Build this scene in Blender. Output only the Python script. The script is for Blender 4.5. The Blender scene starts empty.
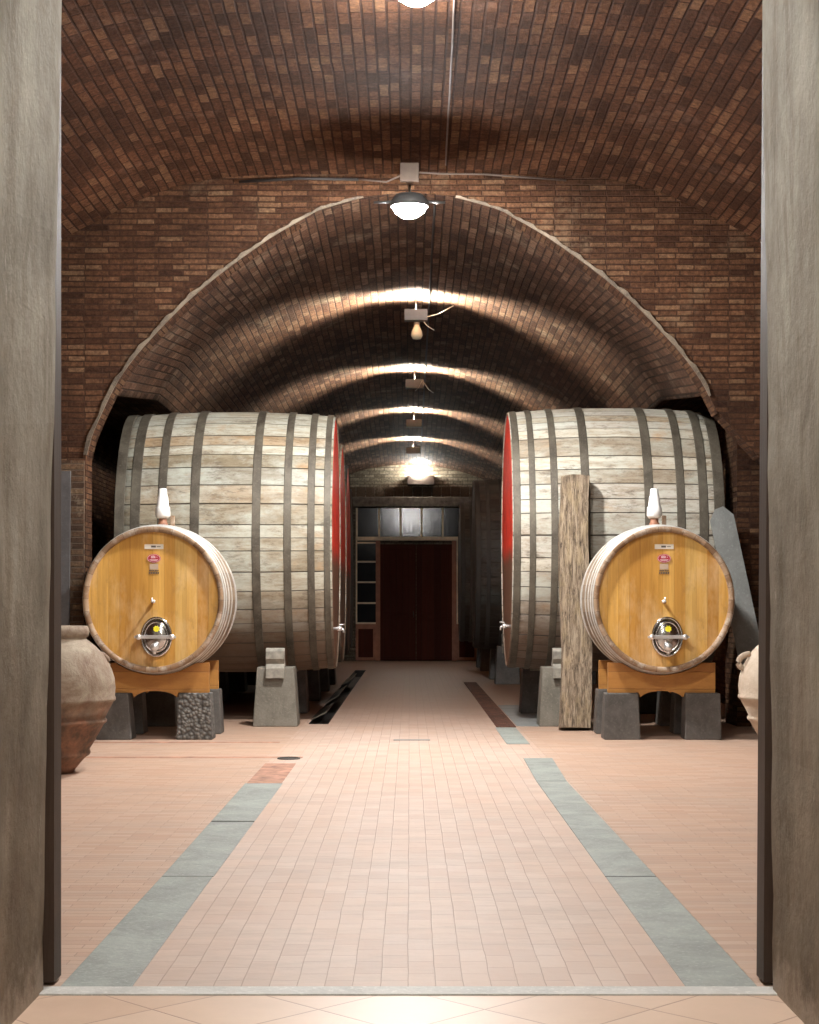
import bpy, math, random
from mathutils import Vector, Matrix
PI = math.pi
R = random.Random(7)
C = bpy.context.scene.collection

# ------------------------------------------------------------------ mesh kit
class MB:
    def __init__(s):
        s.v = []; s.f = []; s.uv = []; s.sm = []
    def add(s, vs, fs, uvs=None, smooth=False):
        b = len(s.v); s.v += [tuple(p) for p in vs]
        for i, f in enumerate(fs):
            s.f.append([b + k for k in f]); s.uv.append(uvs[i] if uvs else None); s.sm.append(smooth)
        return s
    def box(s, x0, x1, y0, y1, z0, z1, tx=0.0, ty=0.0):
        vs = [(x0, y0, z0), (x1, y0, z0), (x1, y1, z0), (x0, y1, z0),
              (x0 + tx, y0 + ty, z1), (x1 - tx, y0 + ty, z1), (x1 - tx, y1 - ty, z1), (x0 + tx, y1 - ty, z1)]
        return s.add(vs, [(3, 2, 1, 0), (4, 5, 6, 7), (0, 1, 5, 4), (1, 2, 6, 5), (2, 3, 7, 6), (3, 0, 4, 7)])
    def lathe(s, prof, axis='z', o=(0, 0, 0), seg=32, ea=1.0, eb=1.0, smooth=True, closed=False, uvn=None):
        """prof = [(r, h)...]; ea, eb stretch the two cross axes"""
        n = len(prof); vs = []
        for (r, h) in prof:
            for k in range(seg):
                t = 2 * PI * k / seg
                a, b = r * math.cos(t) * ea, r * math.sin(t) * eb
                p = {'z': (a, b, h), 'x': (h, a, b), 'y': (a, h, b)}[axis]
                vs.append((p[0] + o[0], p[1] + o[1], p[2] + o[2]))
        fs = []; uvs = []
        for i in range(n - 1):
            for k in range(seg):
                k2 = (k + 1) % seg
                f = (i * seg + k, i * seg + k2, (i + 1) * seg + k2, (i + 1) * seg + k)
                u0, u1 = k / seg, (k + 1) / seg
                h0, h1 = prof[i][1], prof[i + 1][1]
                q = ((u0, h0), (u1, h0), (u1, h1), (u0, h1))
                if axis == 'y': f = f[::-1]; q = q[::-1]
                fs.append(f); uvs.append(q)
        s.add(vs, fs, uvs, smooth)
        if closed:
            b = len(s.v) - len(vs)
            for i in (0, n - 1):
                loop = [b + i * seg + k for k in range(seg)]
                s.f.append(loop if (i == n - 1) != (axis == 'y') else loop[::-1]); s.uv.append(None); s.sm.append(False)
        return s
    def tube(s, pts, r, seg=8, caps=True):
        pts = [Vector(p) for p in pts]; n = len(pts); vs = []
        rr = r if isinstance(r, (list, tuple)) else [r] * n
        for i, p in enumerate(pts):
            d = (pts[min(i + 1, n - 1)] - pts[max(i - 1, 0)]).normalized()
            u = d.cross(Vector((0, 0, 1)))
            if u.length < 1e-3: u = d.cross(Vector((0, 1, 0)))
            u.normalize(); w = d.cross(u)
            for k in range(seg):
                t = 2 * PI * k / seg
                vs.append(p + (u * math.cos(t) + w * math.sin(t)) * rr[i])
        fs = [(i * seg + k, i * seg + (k + 1) % seg, (i + 1) * seg + (k + 1) % seg, (i + 1) * seg + k)
              for i in range(n - 1) for k in range(seg)]
        if caps: fs += [tuple(range(seg))[::-1], tuple((n - 1) * seg + k for k in range(seg))]
        return s.add(vs, fs, None, True)
    def prism(s, poly, a0, a1, plane='xz'):
        """closed outline extruded between a0 and a1 along the remaining axis"""
        n = len(poly)
        def P(p, a): return {'xz': (p[0], a, p[1]), 'xy': (p[0], p[1], a), 'yz': (a, p[0], p[1])}[plane]
        vs = [P(p, a0) for p in poly] + [P(p, a1) for p in poly]
        fs = [tuple(range(n)), tuple(range(n, 2 * n))[::-1]]
        fs += [(i, n + i, n + (i + 1) % n, (i + 1) % n) for i in range(n)]
        return s.add(vs, fs)
    def cols(s, xs, bot, top, y0, y1):
        """upright masonry made of columns: front, back, soffit and top"""
        n = len(xs)
        ar = [0.0]
        for i in range(1, n): ar.append(ar[-1] + math.hypot(xs[i] - xs[i - 1], bot[i] - bot[i - 1]))
        vs = []
        for y in (y0, y1):
            for i in range(n): vs += [(xs[i], y, bot[i]), (xs[i], y, top[i])]
        fs = []; uv = []
        o = 2 * n
        for i in range(n - 1):
            a, b, c, d = 2 * i, 2 * i + 2, 2 * i + 3, 2 * i + 1
            uq = [(xs[i], bot[i]), (xs[i + 1], bot[i + 1]), (xs[i + 1], top[i + 1]), (xs[i], top[i])]
            fs.append((a, b, c, d)); uv.append(uq)
            fs.append((o + d, o + c, o + b, o + a)); uv.append(uq[::-1])
            fs.append((a, o + a, o + b, b)); uv.append([(y0, ar[i]), (y1, ar[i]), (y1, ar[i + 1]), (y0, ar[i + 1])])
            fs.append((d, c, o + c, o + d)); uv.append([(y0, 0), (y0, 1), (y1, 1), (y1, 0)])
        for (i, fl) in ((0, 1), (n - 1, 0)):
            q = (2 * i, 2 * i + 1, o + 2 * i + 1, o + 2 * i)
            u = [(y0, bot[i]), (y0, top[i]), (y1, top[i]), (y1, bot[i])]
            fs.append(q if not fl else q[::-1]); uv.append(u if not fl else u[::-1])
        return s.add(vs, fs, uv)
    def build(s, name, m=None, parent=None, bevel=0, weld=False):
        me = bpy.data.meshes.new(name)
        me.from_pydata(s.v, [], s.f); 
        me.polygons.foreach_set('use_smooth', s.sm)
        if any(u is not None for u in s.uv):
            L = me.uv_layers.new(name='UVMap').data; k = 0
            for f, u in zip(s.f, s.uv):
                for j in range(len(f)):
                    L[k].uv = u[j] if u else (0, 0); k += 1
        me.validate(); me.update()
        if m: me.materials.append(m)
        o = bpy.data.objects.new(name, me); C.objects.link(o)
        if parent: o.parent = parent
        if bevel:
            b = o.modifiers.new('bevel', 'BEVEL'); b.width = bevel; b.segments = 2; b.limit_method = 'ANGLE'; b.angle_limit = 0.6
        return o

def tag(o, label=None, cat=None, group=None, kind=None):
    if label: o['label'] = label
    if cat: o['category'] = cat
    if group: o['group'] = group
    if kind: o['kind'] = kind
    return o
def thing(name, label, cat, loc=(0, 0, 0), rz=0, group=None):
    o = bpy.data.objects.new(name, None); C.objects.link(o)
    o.location = loc; o.rotation_euler = (0, 0, rz)
    return tag(o, label, cat, group)
def struct(o): o['kind'] = 'structure'; return o
def copy_tree(o, parent=None):
    c = o.copy(); C.objects.link(c); c.parent = parent
    for ch in list(o.children): copy_tree(ch, c)
    return c

# ------------------------------------------------------------------ materials
class NT:
    def __init__(s, name):
        s.m = bpy.data.materials.new(name); s.m.use_nodes = True
        s.t = s.m.node_tree; s.b = s.t.nodes['Principled BSDF']
    def n(s, kind, **kw):
        d = s.t.nodes.new(kind)
        for k, v in kw.items():
            if k in d.inputs: s.put(d.inputs[k], v)
            else: setattr(d, k, v)
        return d
    def put(s, sock, v):
        if isinstance(v, bpy.types.NodeSocket): s.t.links.new(v, sock)
        else: sock.default_value = v
    def math(s, op, a, b=0.0, c=0.0):
        d = s.t.nodes.new('ShaderNodeMath'); d.operation = op
        s.put(d.inputs[0], a); s.put(d.inputs[1], b); s.put(d.inputs[2], c); return d.outputs[0]
    def ramp(s, f, stops, interp='LINEAR'):
        d = s.t.nodes.new('ShaderNodeValToRGB'); s.put(d.inputs[0], f)
        e = d.color_ramp; e.interpolation = interp
        while len(e.elements) < len(stops): e.elements.new(0.5)
        for el, (p, c) in zip(e.elements, stops):
            el.position = p; el.color = (*c, 1) if len(c) == 3 else c
        return d.outputs[0]
    def mix(s, f, a, b, mode='MIX'):
        d = s.t.nodes.new('ShaderNodeMix'); d.data_type = 'RGBA'; d.blend_type = mode
        s.put(d.inputs[0], f)
        for i, v in ((6, a), (7, b)):
            s.put(d.inputs[i], v if isinstance(v, bpy.types.NodeSocket) else (*v, 1))
        return d.outputs[2]
    def noise(s, vec, scale, detail=3, rough=0.55, dist=0.0):
        d = s.n('ShaderNodeTexNoise'); s.put(d.inputs['Vector'], vec)
        d.inputs['Scale'].default_value = scale; d.inputs['Detail'].default_value = detail
        d.inputs['Roughness'].default_value = rough; d.inputs['Distortion'].default_value = dist
        return d.outputs['Fac']
    def scaled(s, vec, sc, loc=(0, 0, 0)):
        d = s.n('ShaderNodeMapping'); s.put(d.inputs['Vector'], vec)
        d.inputs['Scale'].default_value = sc; d.inputs['Location'].default_value = loc; return d.outputs[0]
    def coord(s, which='Object'): return s.n('ShaderNodeTexCoord').outputs[which]
    def sep(s, vec):
        d = s.n('ShaderNodeSeparateXYZ'); s.put(d.inputs[0], vec); return d.outputs
    def bump(s, h, dist, strength=1.0, normal=None):
        d = s.n('ShaderNodeBump'); s.put(d.inputs['Height'], h)
        d.inputs['Distance'].default_value = dist; d.inputs['Strength'].default_value = strength
        if normal: s.put(d.inputs['Normal'], normal)
        return d.outputs[0]
    def out(s, col, rough=0.8, nor=None, metal=0.0, spec=0.5):
        s.put(s.b.inputs['Base Color'], col if isinstance(col, bpy.types.NodeSocket) else (*col, 1))
        s.put(s.b.inputs['Roughness'], rough); s.b.inputs['Metallic'].default_value = metal
        s.b.inputs['Specular IOR Level'].default_value = spec
        if nor: s.put(s.b.inputs['Normal'], nor)
        return s.m

def contrast(n, f, lo, hi): 
    d = n.n('ShaderNodeMapRange'); n.put(d.inputs['Value'], f)
    d.inputs['From Min'].default_value = lo; d.inputs['From Max'].default_value = hi; return d.outputs[0]

def mat_plain(name, col, rough=0.6, metal=0.0, var=0.12, scale=6.0, bump=0.002):
    n = NT(name); o = n.coord(); f = n.noise(o, scale, 4)
    c2 = tuple(max(0, x * (1 - var * 2)) for x in col); c1 = tuple(min(1, x * (1 + var)) for x in col)
    f = contrast(n, f, .3, .7)
    return n.out(n.mix(f, c2, c1), rough, n.bump(n.noise(o, scale * 6, 3), bump), metal)

def mat_brick(name, width, row, stops, mortar, msize=0.008, uv=True, rough=0.85, bump=0.012, squash=1.0,
              wob=0.012, pale=None, soot=0.45, spec=0.3, sootscale=.6, freq=2, cross=.6):
    n = NT(name); v0 = n.coord('UV' if uv else 'Object'); ob = n.coord('Object')
    wn = n.n('ShaderNodeTexNoise'); n.put(wn.inputs['Vector'], v0); wn.inputs['Scale'].default_value = 2.3; wn.inputs['Detail'].default_value = 3
    vm = n.n('ShaderNodeVectorMath', operation='MULTIPLY_ADD'); n.put(vm.inputs[0], wn.outputs['Color'])
    vm.inputs[1].default_value = (wob * 3, wob, 0); n.put(vm.inputs[2], v0)
    b = n.n('ShaderNodeTexBrick', offset=.5, squash=squash, squash_frequency=freq)
    n.put(b.inputs['Vector'], vm.outputs[0])
    b.inputs['Color1'].default_value = (0, 0, 0, 1); b.inputs['Color2'].default_value = (1, 1, 1, 1); b.inputs['Mortar'].default_value = (.5, .5, .5, 1)
    for k, x in (('Scale', 1), ('Mortar Size', msize), ('Mortar Smooth', .35), ('Bias', 0), ('Brick Width', width), ('Row Height', row)):
        b.inputs[k].default_value = x
    c = n.ramp(b.outputs['Color'], stops)
    g = n.noise(ob, 22, 6, .8)
    c = n.mix(contrast(n, g, .36, .62), n.mix(1.0, c, (.42, .38, .36), 'MULTIPLY'), c)
    c = n.mix(n.math('MULTIPLY', contrast(n, g, .56, .7), .4), c, n.mix(1.0, c, (1.7, 1.7, 1.6), 'MULTIPLY'))
    big = n.noise(ob, sootscale, 4, .6)
    c = n.mix(contrast(n, big, .35, .65), n.mix(1.0, c, (1 - soot,) * 3, 'MULTIPLY'), c)
    if pale:
        pn = contrast(n, n.noise(ob, 1.4, 6, .75), .56, .74)
        c = n.mix(n.math('MULTIPLY', pn, pale[1]), c, pale[0])
    rw = n.math('FRACT', n.math('DIVIDE', n.sep(vm.outputs[0])[1], row))
    e = contrast(n, n.math('ABSOLUTE', n.math('SUBTRACT', rw, .5)), .5 - msize / row * 1.0, .5 - msize / row * .2)
    e = n.math('MULTIPLY', e, n.math('MULTIPLY_ADD', n.noise(ob, 5, 4, .7), 1.2, .12))
    fac = n.math('MAXIMUM', e, n.math('MULTIPLY', b.outputs['Fac'], cross))
    c = n.mix(fac, c, mortar)
    h = n.math('SUBTRACT', n.math('MULTIPLY', n.noise(ob, 30, 6, .75), .7), fac)
    h = n.math('ADD', h, n.math('MULTIPLY', n.sep(b.outputs['Color'])[0], .35))
    return n.out(c, rough, n.bump(h, bump), spec=spec)

def mat_planks(name, src, axis, per, stops, grain_scale=(3, 3, 3), rough=.6, gap=.035, gapcol=(.03, .022, .015),
               bump=.006, stain=None, grain=.35, spec=.4, bands=None):
    """boards side by side: src 'UV' or 'Object', axis the one across the boards, per = boards per unit"""
    n = NT(name); v = n.coord(src); ob = n.coord('Object')
    a = n.math('MULTIPLY', n.sep(v)[axis], per)
    a = n.math('ADD', a, n.math('MULTIPLY', n.noise(ob, .8, 1), .12))
    idx = n.math('FLOOR', a); fr = n.math('FRACT', a)
    wn = n.n('ShaderNodeTexWhiteNoise', noise_dimensions='1D'); n.put(wn.inputs['W'], idx)
    e = n.math('ABSOLUTE', n.math('SUBTRACT', fr, .5))
    g = contrast(n, e, .5 - gap, .5)
    c = n.ramp(wn.outputs['Value'], stops)
    sc = n.scaled(ob, grain_scale)
    off = n.n('ShaderNodeVectorMath', operation='ADD'); n.put(off.inputs[0], sc)
    cb = n.n('ShaderNodeCombineXYZ'); n.put(cb.inputs[0], n.math('MULTIPLY', idx, 7.31)); n.put(cb.inputs[1], n.math('MULTIPLY', idx, 3.7))
    n.put(off.inputs[1], cb.outputs[0])
    gr = n.noise(off.outputs[0], 1.0, 6, .65, .4)
    c = n.mix(n.math('MULTIPLY', contrast(n, gr, .35, .7), grain), c, n.mix(1.0, c, (.45, .36, .28), 'MULTIPLY'))
    if stain:
        for (col, sca, lo, hi, amt) in stain:
            c = n.mix(n.math('MULTIPLY', contrast(n, n.noise(n.scaled(ob, sca), 1, 5, .7), lo, hi), amt), c, col)
    c = n.mix(g, c, gapcol)
    h = n.math('SUBTRACT', n.math('MULTIPLY', gr, .4), g)
    return n.out(c, rough, n.bump(h, bump), spec=spec)

def mat_emit(name, col, strength):
    n = NT(name); e = n.b
    e.inputs['Base Color'].default_value = (*col, 1)
    e.inputs['Emission Color'].default_value = (*col, 1); e.inputs['Emission Strength'].default_value = strength
    return n.m

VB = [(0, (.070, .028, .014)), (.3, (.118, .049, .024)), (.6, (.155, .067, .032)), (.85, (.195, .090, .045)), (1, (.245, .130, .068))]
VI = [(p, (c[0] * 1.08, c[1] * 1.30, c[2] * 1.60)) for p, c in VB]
M = {}
M['vault_hall'] = mat_brick('vault_brick_front', .24, .098, VB, (.020, .010, .008), .012, squash=1.45, bump=.03, soot=.5, pale=((.28, .17, .12), .35), wob=.02, spec=.12, rough=.9)
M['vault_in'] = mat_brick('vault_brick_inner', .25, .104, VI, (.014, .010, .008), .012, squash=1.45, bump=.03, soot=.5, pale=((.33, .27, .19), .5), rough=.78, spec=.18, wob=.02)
M['end_brick'] = mat_brick('pale_end_wall_brick', .26, .09, [(0, (.20, .17, .12)), (1, (.42, .37, .28))], (.05, .04, .03), .012, bump=.03, soot=.4, spec=.2)
M['wall_brick'] = mat_brick('wall_brick_flat', .27, .062, [(p, (c[0] * .95, c[1] * 1.02, c[2] * 1.05)) for p, c in VB], (.028, .015, .010), .009, bump=.025, soot=.55, pale=((.26, .18, .11), .5), squash=.7, wob=.02, spec=.15)
M['pier_brick'] = mat_brick('pier_brick_grey', .26, .066, [(p, (c[0] * .95, c[1] * 1.25, c[2] * 1.4)) for p, c in VB], (.10, .075, .055), .009, bump=.02, soot=.35, pale=((.5, .42, .3), .7))
FL = [(0, (.48, .355, .29)), (.4, (.515, .39, .32)), (.75, (.54, .42, .35)), (1, (.51, .395, .335))]
def mat_floor():
    n = NT('brick_paving'); ob = n.coord('Object'); s = n.sep(ob)
    cb = n.n('ShaderNodeCombineXYZ'); n.put(cb.inputs[0], s[1]); n.put(cb.inputs[1], s[0])
    wn = n.n('ShaderNodeTexNoise'); n.put(wn.inputs['Vector'], ob); wn.inputs['Scale'].default_value = 3
    vm = n.n('ShaderNodeVectorMath', operation='MULTIPLY_ADD'); n.put(vm.inputs[0], wn.outputs['Color'])
    vm.inputs[1].default_value = (.012, .012, 0); n.put(vm.inputs[2], cb.outputs[0])
    b = n.n('ShaderNodeTexBrick', offset=.5); n.put(b.inputs['Vector'], vm.outputs[0])
    b.inputs['Color1'].default_value = (0, 0, 0, 1); b.inputs['Color2'].default_value = (1, 1, 1, 1); b.inputs['Mortar'].default_value = (.5, .5, .5, 1)
    for k, x in (('Scale', 1), ('Mortar Size', .0022), ('Mortar Smooth', .3), ('Bias', 0), ('Brick Width', .215), ('Row Height', .103)):
        b.inputs[k].default_value = x
    c = n.ramp(b.outputs['Color'], FL)
    # the outer bays are laid the other way, narrow bricks across
    b2 = n.n('ShaderNodeTexBrick', offset=.5); n.put(b2.inputs['Vector'], n.scaled(ob, (1, 1, 1), (.03, .02, 0)))
    b2.inputs['Color1'].default_value = (0, 0, 0, 1); b2.inputs['Color2'].default_value = (1, 1, 1, 1); b2.inputs['Mortar'].default_value = (.5, .5, .5, 1)
    for k, x in (('Scale', 1), ('Mortar Size', .003), ('Mortar Smooth', .3), ('Bias', 0), ('Brick Width', .24), ('Row Height', .075)):
        b2.inputs[k].default_value = x
    sd = n.math('GREATER_THAN', n.math('ABSOLUTE', s[0]), 1.28)
    c = n.mix(sd, c, n.ramp(b2.outputs['Color'], [(0, (.38, .265, .20)), (.5, (.47, .35, .275)), (1, (.52, .41, .335))]))
    jf = n.math('ADD', n.math('MULTIPLY', b2.outputs['Fac'], sd), n.math('MULTIPLY', b.outputs['Fac'], n.math('SUBTRACT', 1.0, sd)))
    dirt = contrast(n, n.noise(n.scaled(ob, (1.2, .5, 1)), 1, 6, .7), .42, .72)
    c = n.mix(n.math('MULTIPLY', dirt, .45), c, (.50, .31, .20))
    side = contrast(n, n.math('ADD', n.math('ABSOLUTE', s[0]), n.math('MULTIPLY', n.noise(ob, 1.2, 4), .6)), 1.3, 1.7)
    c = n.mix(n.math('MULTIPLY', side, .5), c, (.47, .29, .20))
    d2 = contrast(n, n.noise(n.scaled(ob, (.7, 2.2, 1), (3, 1, 0)), 1, 7, .8), .46, .66)
    c = n.mix(n.math('MULTIPLY', d2, .55), c, (.36, .285, .235))
    # the dimmer light deep among the casks, painted into the floor as brown
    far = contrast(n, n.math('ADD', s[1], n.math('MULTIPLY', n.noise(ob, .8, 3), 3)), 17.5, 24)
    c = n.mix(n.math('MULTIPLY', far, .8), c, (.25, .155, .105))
    c = n.mix(n.math('MULTIPLY', jf, n.math('MULTIPLY_ADD', n.noise(ob, 1.7, 4), 1.3, -.25)), c, (.30, .21, .165))
    h = n.math('SUBTRACT', n.math('MULTIPLY', n.noise(ob, 20, 3), .3), jf)
    return n.out(c, .55, n.bump(h, .004), spec=.35)
M['floor'] = mat_floor()
def mat_threshold_tiles():
    n = NT('diagonal_cotto_tiles'); ob = n.coord('Object')
    mp = n.n('ShaderNodeMapping'); n.put(mp.inputs['Vector'], ob); mp.inputs['Rotation'].default_value = (0, 0, PI / 4)
    mp.inputs['Location'].default_value = (.07, -.03, 0)
    b = n.n('ShaderNodeTexBrick', offset=0.0); n.put(b.inputs['Vector'], mp.outputs[0])
    b.inputs['Color1'].default_value = (0, 0, 0, 1); b.inputs['Color2'].default_value = (1, 1, 1, 1); b.inputs['Mortar'].default_value = (.5, .5, .5, 1)
    for k, x in (('Scale', 1), ('Mortar Size', .004), ('Mortar Smooth', .2), ('Brick Width', .41), ('Row Height', .41)):
        b.inputs[k].default_value = x
    c = n.ramp(b.outputs['Color'], [(0, (.58, .41, .30)), (1, (.64, .48, .37))])
    c = n.mix(n.math('MULTIPLY', contrast(n, n.noise(ob, 2.5, 5, .7), .4, .7), .4), c, (.74, .55, .42))
    c = n.mix(b.outputs['Fac'], c, (.42, .27, .2))
    return n.out(c, .4, n.bump(b.outputs['Fac'], -.003), spec=.4)
M['tiles'] = mat_threshold_tiles()
def mat_slab(name, a, b_):
    n = NT(name); ob = n.coord()
    c = n.mix(contrast(n, n.noise(ob, 3, 6, .7, .5), .35, .68), a, b_)
    c = n.mix(n.math('MULTIPLY', contrast(n, n.noise(ob, 45, 3, .6), .55, .7), .4), c, tuple(x * 1.4 for x in b_))
    return n.out(c, .6, n.bump(n.noise(ob, 14, 5, .7), .006))
M['slab'] = mat_slab('grey_basalt', (.19, .21, .193), (.30, .33, .305))
M['marble'] = mat_slab('pale_marble', (.42, .42, .40), (.58, .57, .54))
def mat_plaster():
    n = NT('stained_plaster'); ob = n.coord(); s = n.sep(ob)
    a = contrast(n, n.noise(n.scaled(ob, (1, 1.5, .9)), 1.6, 7, .7, .3), .3, .72)
    c = n.mix(a, (.19, .165, .118), (.48, .465, .395))
    st = contrast(n, n.noise(n.scaled(ob, (3, 7, 1.1), (1, 4, 2)), 1, 7, .75), .5, .64)
    c = n.mix(n.math('MULTIPLY', st, .6), c, (.175, .14, .092))
    low = n.math('ADD', n.math('MULTIPLY', s[2], -.36), n.math('MULTIPLY', n.noise(ob, 1.5, 4), 1.0))
    c = n.mix(contrast(n, low, -.55, .55), c, n.mix(a, (.075, .05, .03), (.23, .175, .12)))
    wh = contrast(n, n.noise(n.scaled(ob, (3, 6, 2.2), (5, 2, 1)), 1, 7, .8), .62, .72)
    c = n.mix(n.math('MULTIPLY', wh, .8), c, (.6, .55, .48))
    foot = contrast(n, n.math('ADD', s[2], n.math('MULTIPLY', n.noise(ob, 6, 5, .7), .5)), .42, .28)
    c = n.mix(n.math('MULTIPLY', foot, .55), c, (.45, .38, .31))
    h = n.noise(ob, 9, 7, .7)
    return n.out(c, .85, n.bump(h, .014, .8), spec=.25)
M['plaster'] = mat_plaster()
M['edge'] = mat_slab('arch_edge_mortar', (.05, .035, .024), (.22, .17, .12))
M['white_wall'] = mat_plain('anteroom_plaster', (.6, .56, .5), .9)
M['frame_wood'] = mat_planks('dark_door_wood', 'Object', 0, 14, [(0, (.05, .03, .02)), (1, (.085, .05, .032))], (30, 30, 1.5), .6, .03)
STAVE = [(0, (.26, .22, .15)), (.3, (.38, .34, .26)), (.55, (.47, .45, .37)), (.8, (.32, .31, .26)), (1, (.42, .29, .16))]
def cask_stain(k): return [((.24, .13, .06), (2.2, 5, 5), .60, .74, .5), ((.66, .66, .61), (1.1, 2, 2), .47, .66, .55), ((.09, .065, .045), (3.5, 9, 9), .66, .76, .7)]
def mat_stave(name, stops, per, low=True, dark=1.0):
    """weathered staves: brown underside of the belly with its shade painted in, drip stains at joints"""
    n = NT(name); v = n.coord('UV'); ob = n.coord('Object'); s = n.sep(ob)
    u = n.sep(v)[0]
    a = n.math('ADD', n.math('MULTIPLY', u, per), n.math('ADD', n.math('MULTIPLY', n.math('SINE', n.math('MULTIPLY', u, 2 * PI * 9)), .22), n.math('MULTIPLY', n.math('SINE', n.math('MULTIPLY', u, 2 * PI * 17)), .1)))
    idx = n.math('FLOOR', a); fr = n.math('FRACT', a)
    wn = n.n('ShaderNodeTexWhiteNoise', noise_dimensions='1D'); n.put(wn.inputs['W'], idx)
    g = contrast(n, n.math('ABSOLUTE', n.math('SUBTRACT', fr, .5)), .462, .495)
    c = n.ramp(wn.outputs['Value'], stops)
    off = n.n('ShaderNodeVectorMath', operation='ADD'); n.put(off.inputs[0], n.scaled(ob, (1.6, 14, 14)))
    cb = n.n('ShaderNodeCombineXYZ'); n.put(cb.inputs[0], n.math('MULTIPLY', idx, 7.31)); n.put(off.inputs[1], cb.outputs[0])
    gr = n.noise(off.outputs[0], 1.0, 7, .7, .5)
    c = n.mix(n.math('MULTIPLY', contrast(n, gr, .40, .66), .75), c, n.mix(1.0, c, (.50, .40, .30), 'MULTIPLY'))
    fine = n.noise(n.scaled(ob, (9, 30, 30)), 1, 7, .8)
    c = n.mix(n.math('MULTIPLY', contrast(n, fine, .50, .66), .7), c, n.mix(1.0, c, (.45, .38, .30), 'MULTIPLY'))
    w = contrast(n, n.noise(n.scaled(ob, (1.3, 2, 2.4)), 1, 6, .75), .46, .66)
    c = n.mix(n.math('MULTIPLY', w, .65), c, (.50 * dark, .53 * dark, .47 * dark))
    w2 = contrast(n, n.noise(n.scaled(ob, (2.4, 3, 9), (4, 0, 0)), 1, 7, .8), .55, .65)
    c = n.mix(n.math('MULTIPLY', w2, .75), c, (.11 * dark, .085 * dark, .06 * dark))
    w3 = contrast(n, n.noise(n.scaled(ob, (2.0, 2, 4), (9, 3, 0)), 1, 4, .6), .6, .72)
    c = n.mix(n.math('MULTIPLY', w3, .5), c, (.42 * dark, .24 * dark, .11 * dark))
    if low:   # lower belly: its own brown plus shade painted into the colour (object z is measured from the cask's axis)
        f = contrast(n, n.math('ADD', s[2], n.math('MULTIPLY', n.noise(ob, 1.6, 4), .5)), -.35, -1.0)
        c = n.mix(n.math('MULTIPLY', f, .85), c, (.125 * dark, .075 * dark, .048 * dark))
    c = n.mix(g, c, (.05, .038, .028))
    h = n.math('SUBTRACT', n.math('MULTIPLY', gr, .35), g)
    h = n.math('ADD', h, n.math('MULTIPLY', wn.outputs['Value'], .4))
    return n.out(c, .62, n.bump(h, .012), spec=.4)
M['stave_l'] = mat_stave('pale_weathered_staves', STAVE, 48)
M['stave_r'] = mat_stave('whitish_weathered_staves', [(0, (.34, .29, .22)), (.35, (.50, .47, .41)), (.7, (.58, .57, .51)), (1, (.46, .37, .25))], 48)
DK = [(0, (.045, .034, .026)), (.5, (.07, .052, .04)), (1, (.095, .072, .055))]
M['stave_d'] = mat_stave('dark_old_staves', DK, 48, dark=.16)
def mat_redhead(name, dark=1.0):
    n = NT(name); ob = n.coord(); s = n.sep(ob)
    a = n.math('MULTIPLY', s[1], 6.2); fr = n.math('FRACT', a)
    g = contrast(n, n.math('ABSOLUTE', n.math('SUBTRACT', fr, .5)), .47, .5)
    lim = n.math('ADD', s[2], n.math('MULTIPLY', n.noise(n.scaled(ob, (1, 5, 1.5)), 1, 4, .7), .55))
    red = n.mix(contrast(n, n.noise(ob, 5, 5), .4, .75), (.92 * dark, .060 * dark, .020 * dark), (.60 * dark, .03 * dark, .015 * dark))
    wood = n.mix(n.noise(n.scaled(ob, (1, 12, 1.5)), 1, 6, .7), (.09 * dark, .05 * dark, .03 * dark), (.26 * dark, .13 * dark, .07 * dark))
    c = n.mix(contrast(n, lim, -.02, .2), wood, red)
    c = n.mix(g, c, (.03, .015, .01))
    return n.out(c, .55, n.bump(n.math('SUBTRACT', 0.0, g), .006))
M['red'] = mat_redhead('red_painted_head'); M['head_d'] = mat_planks('dark_head_boards', 'Object', 1, 6, DK, (1, 12, 1.2), .65)
M['hoop'] = mat_slab('grey_iron_hoop', (.055, .044, .032), (.140, .122, .092))
M['hoop'].node_tree.nodes['Principled BSDF'].inputs['Metallic'].default_value = .25
M['hoop_d'] = mat_plain('dark_iron_hoop', (.05, .042, .036), .7)
M['galv'] = mat_plain('galvanised_hoop', (.68, .67, .64), .42, .45, .15, 9)
OAK = [(0, (.50, .25, .05)), (.35, (.64, .36, .08)), (.7, (.74, .44, .12)), (1, (.58, .38, .12))]
M['oak_head'] = mat_planks('varnished_oak_head', 'Object', 0, 8.5, OAK, (22, 22, 1.5), .38, .012, (.33, .17, .05), .002,
                           [((.30, .17, .06), (8, 8, 5), .58, .74, .5), ((.80, .60, .36), (3, 3, 1.2), .50, .72, .45)], .5)
M['oak_side'] = mat_planks('varnished_oak_staves', 'UV', 0, 34, [(0, (.24, .17, .11)), (1, (.36, .27, .18))], (14, 2, 14), .5, .03, (.12, .07, .04), .004)
M['oak_rim'] = mat_planks('worn_oak_rim', 'UV', 0, 34, [(0, (.20, .115, .06)), (.5, (.30, .19, .11)), (1, (.40, .28, .18))], (20, 8, 20), .55, .03, (.12, .07, .04), .003,
                          [((.55, .50, .43), (6, 6, 6), .5, .66, .6)])
M['stand_wood'] = mat_planks('orange_stand_wood', 'Object', 2, 5.5, [(0, (.34, .15, .035)), (1, (.44, .21, .05))], (2, 6, 14), .5, .02, (.2, .08, .02), .003,
                             [((.28, .11, .03), (4, 4, 6), .5, .72, .7)])
M['concrete_d'] = mat_slab('dark_support_stone', (.055, .05, .045), (.12, .11, .10))
M['concrete_t'] = mat_slab('rough_support_stone', (.09, .085, .075), (.24, .225, .20))
M['concrete_l'] = mat_slab('pale_support_stone', (.11, .10, .078), (.20, .182, .15))
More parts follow.
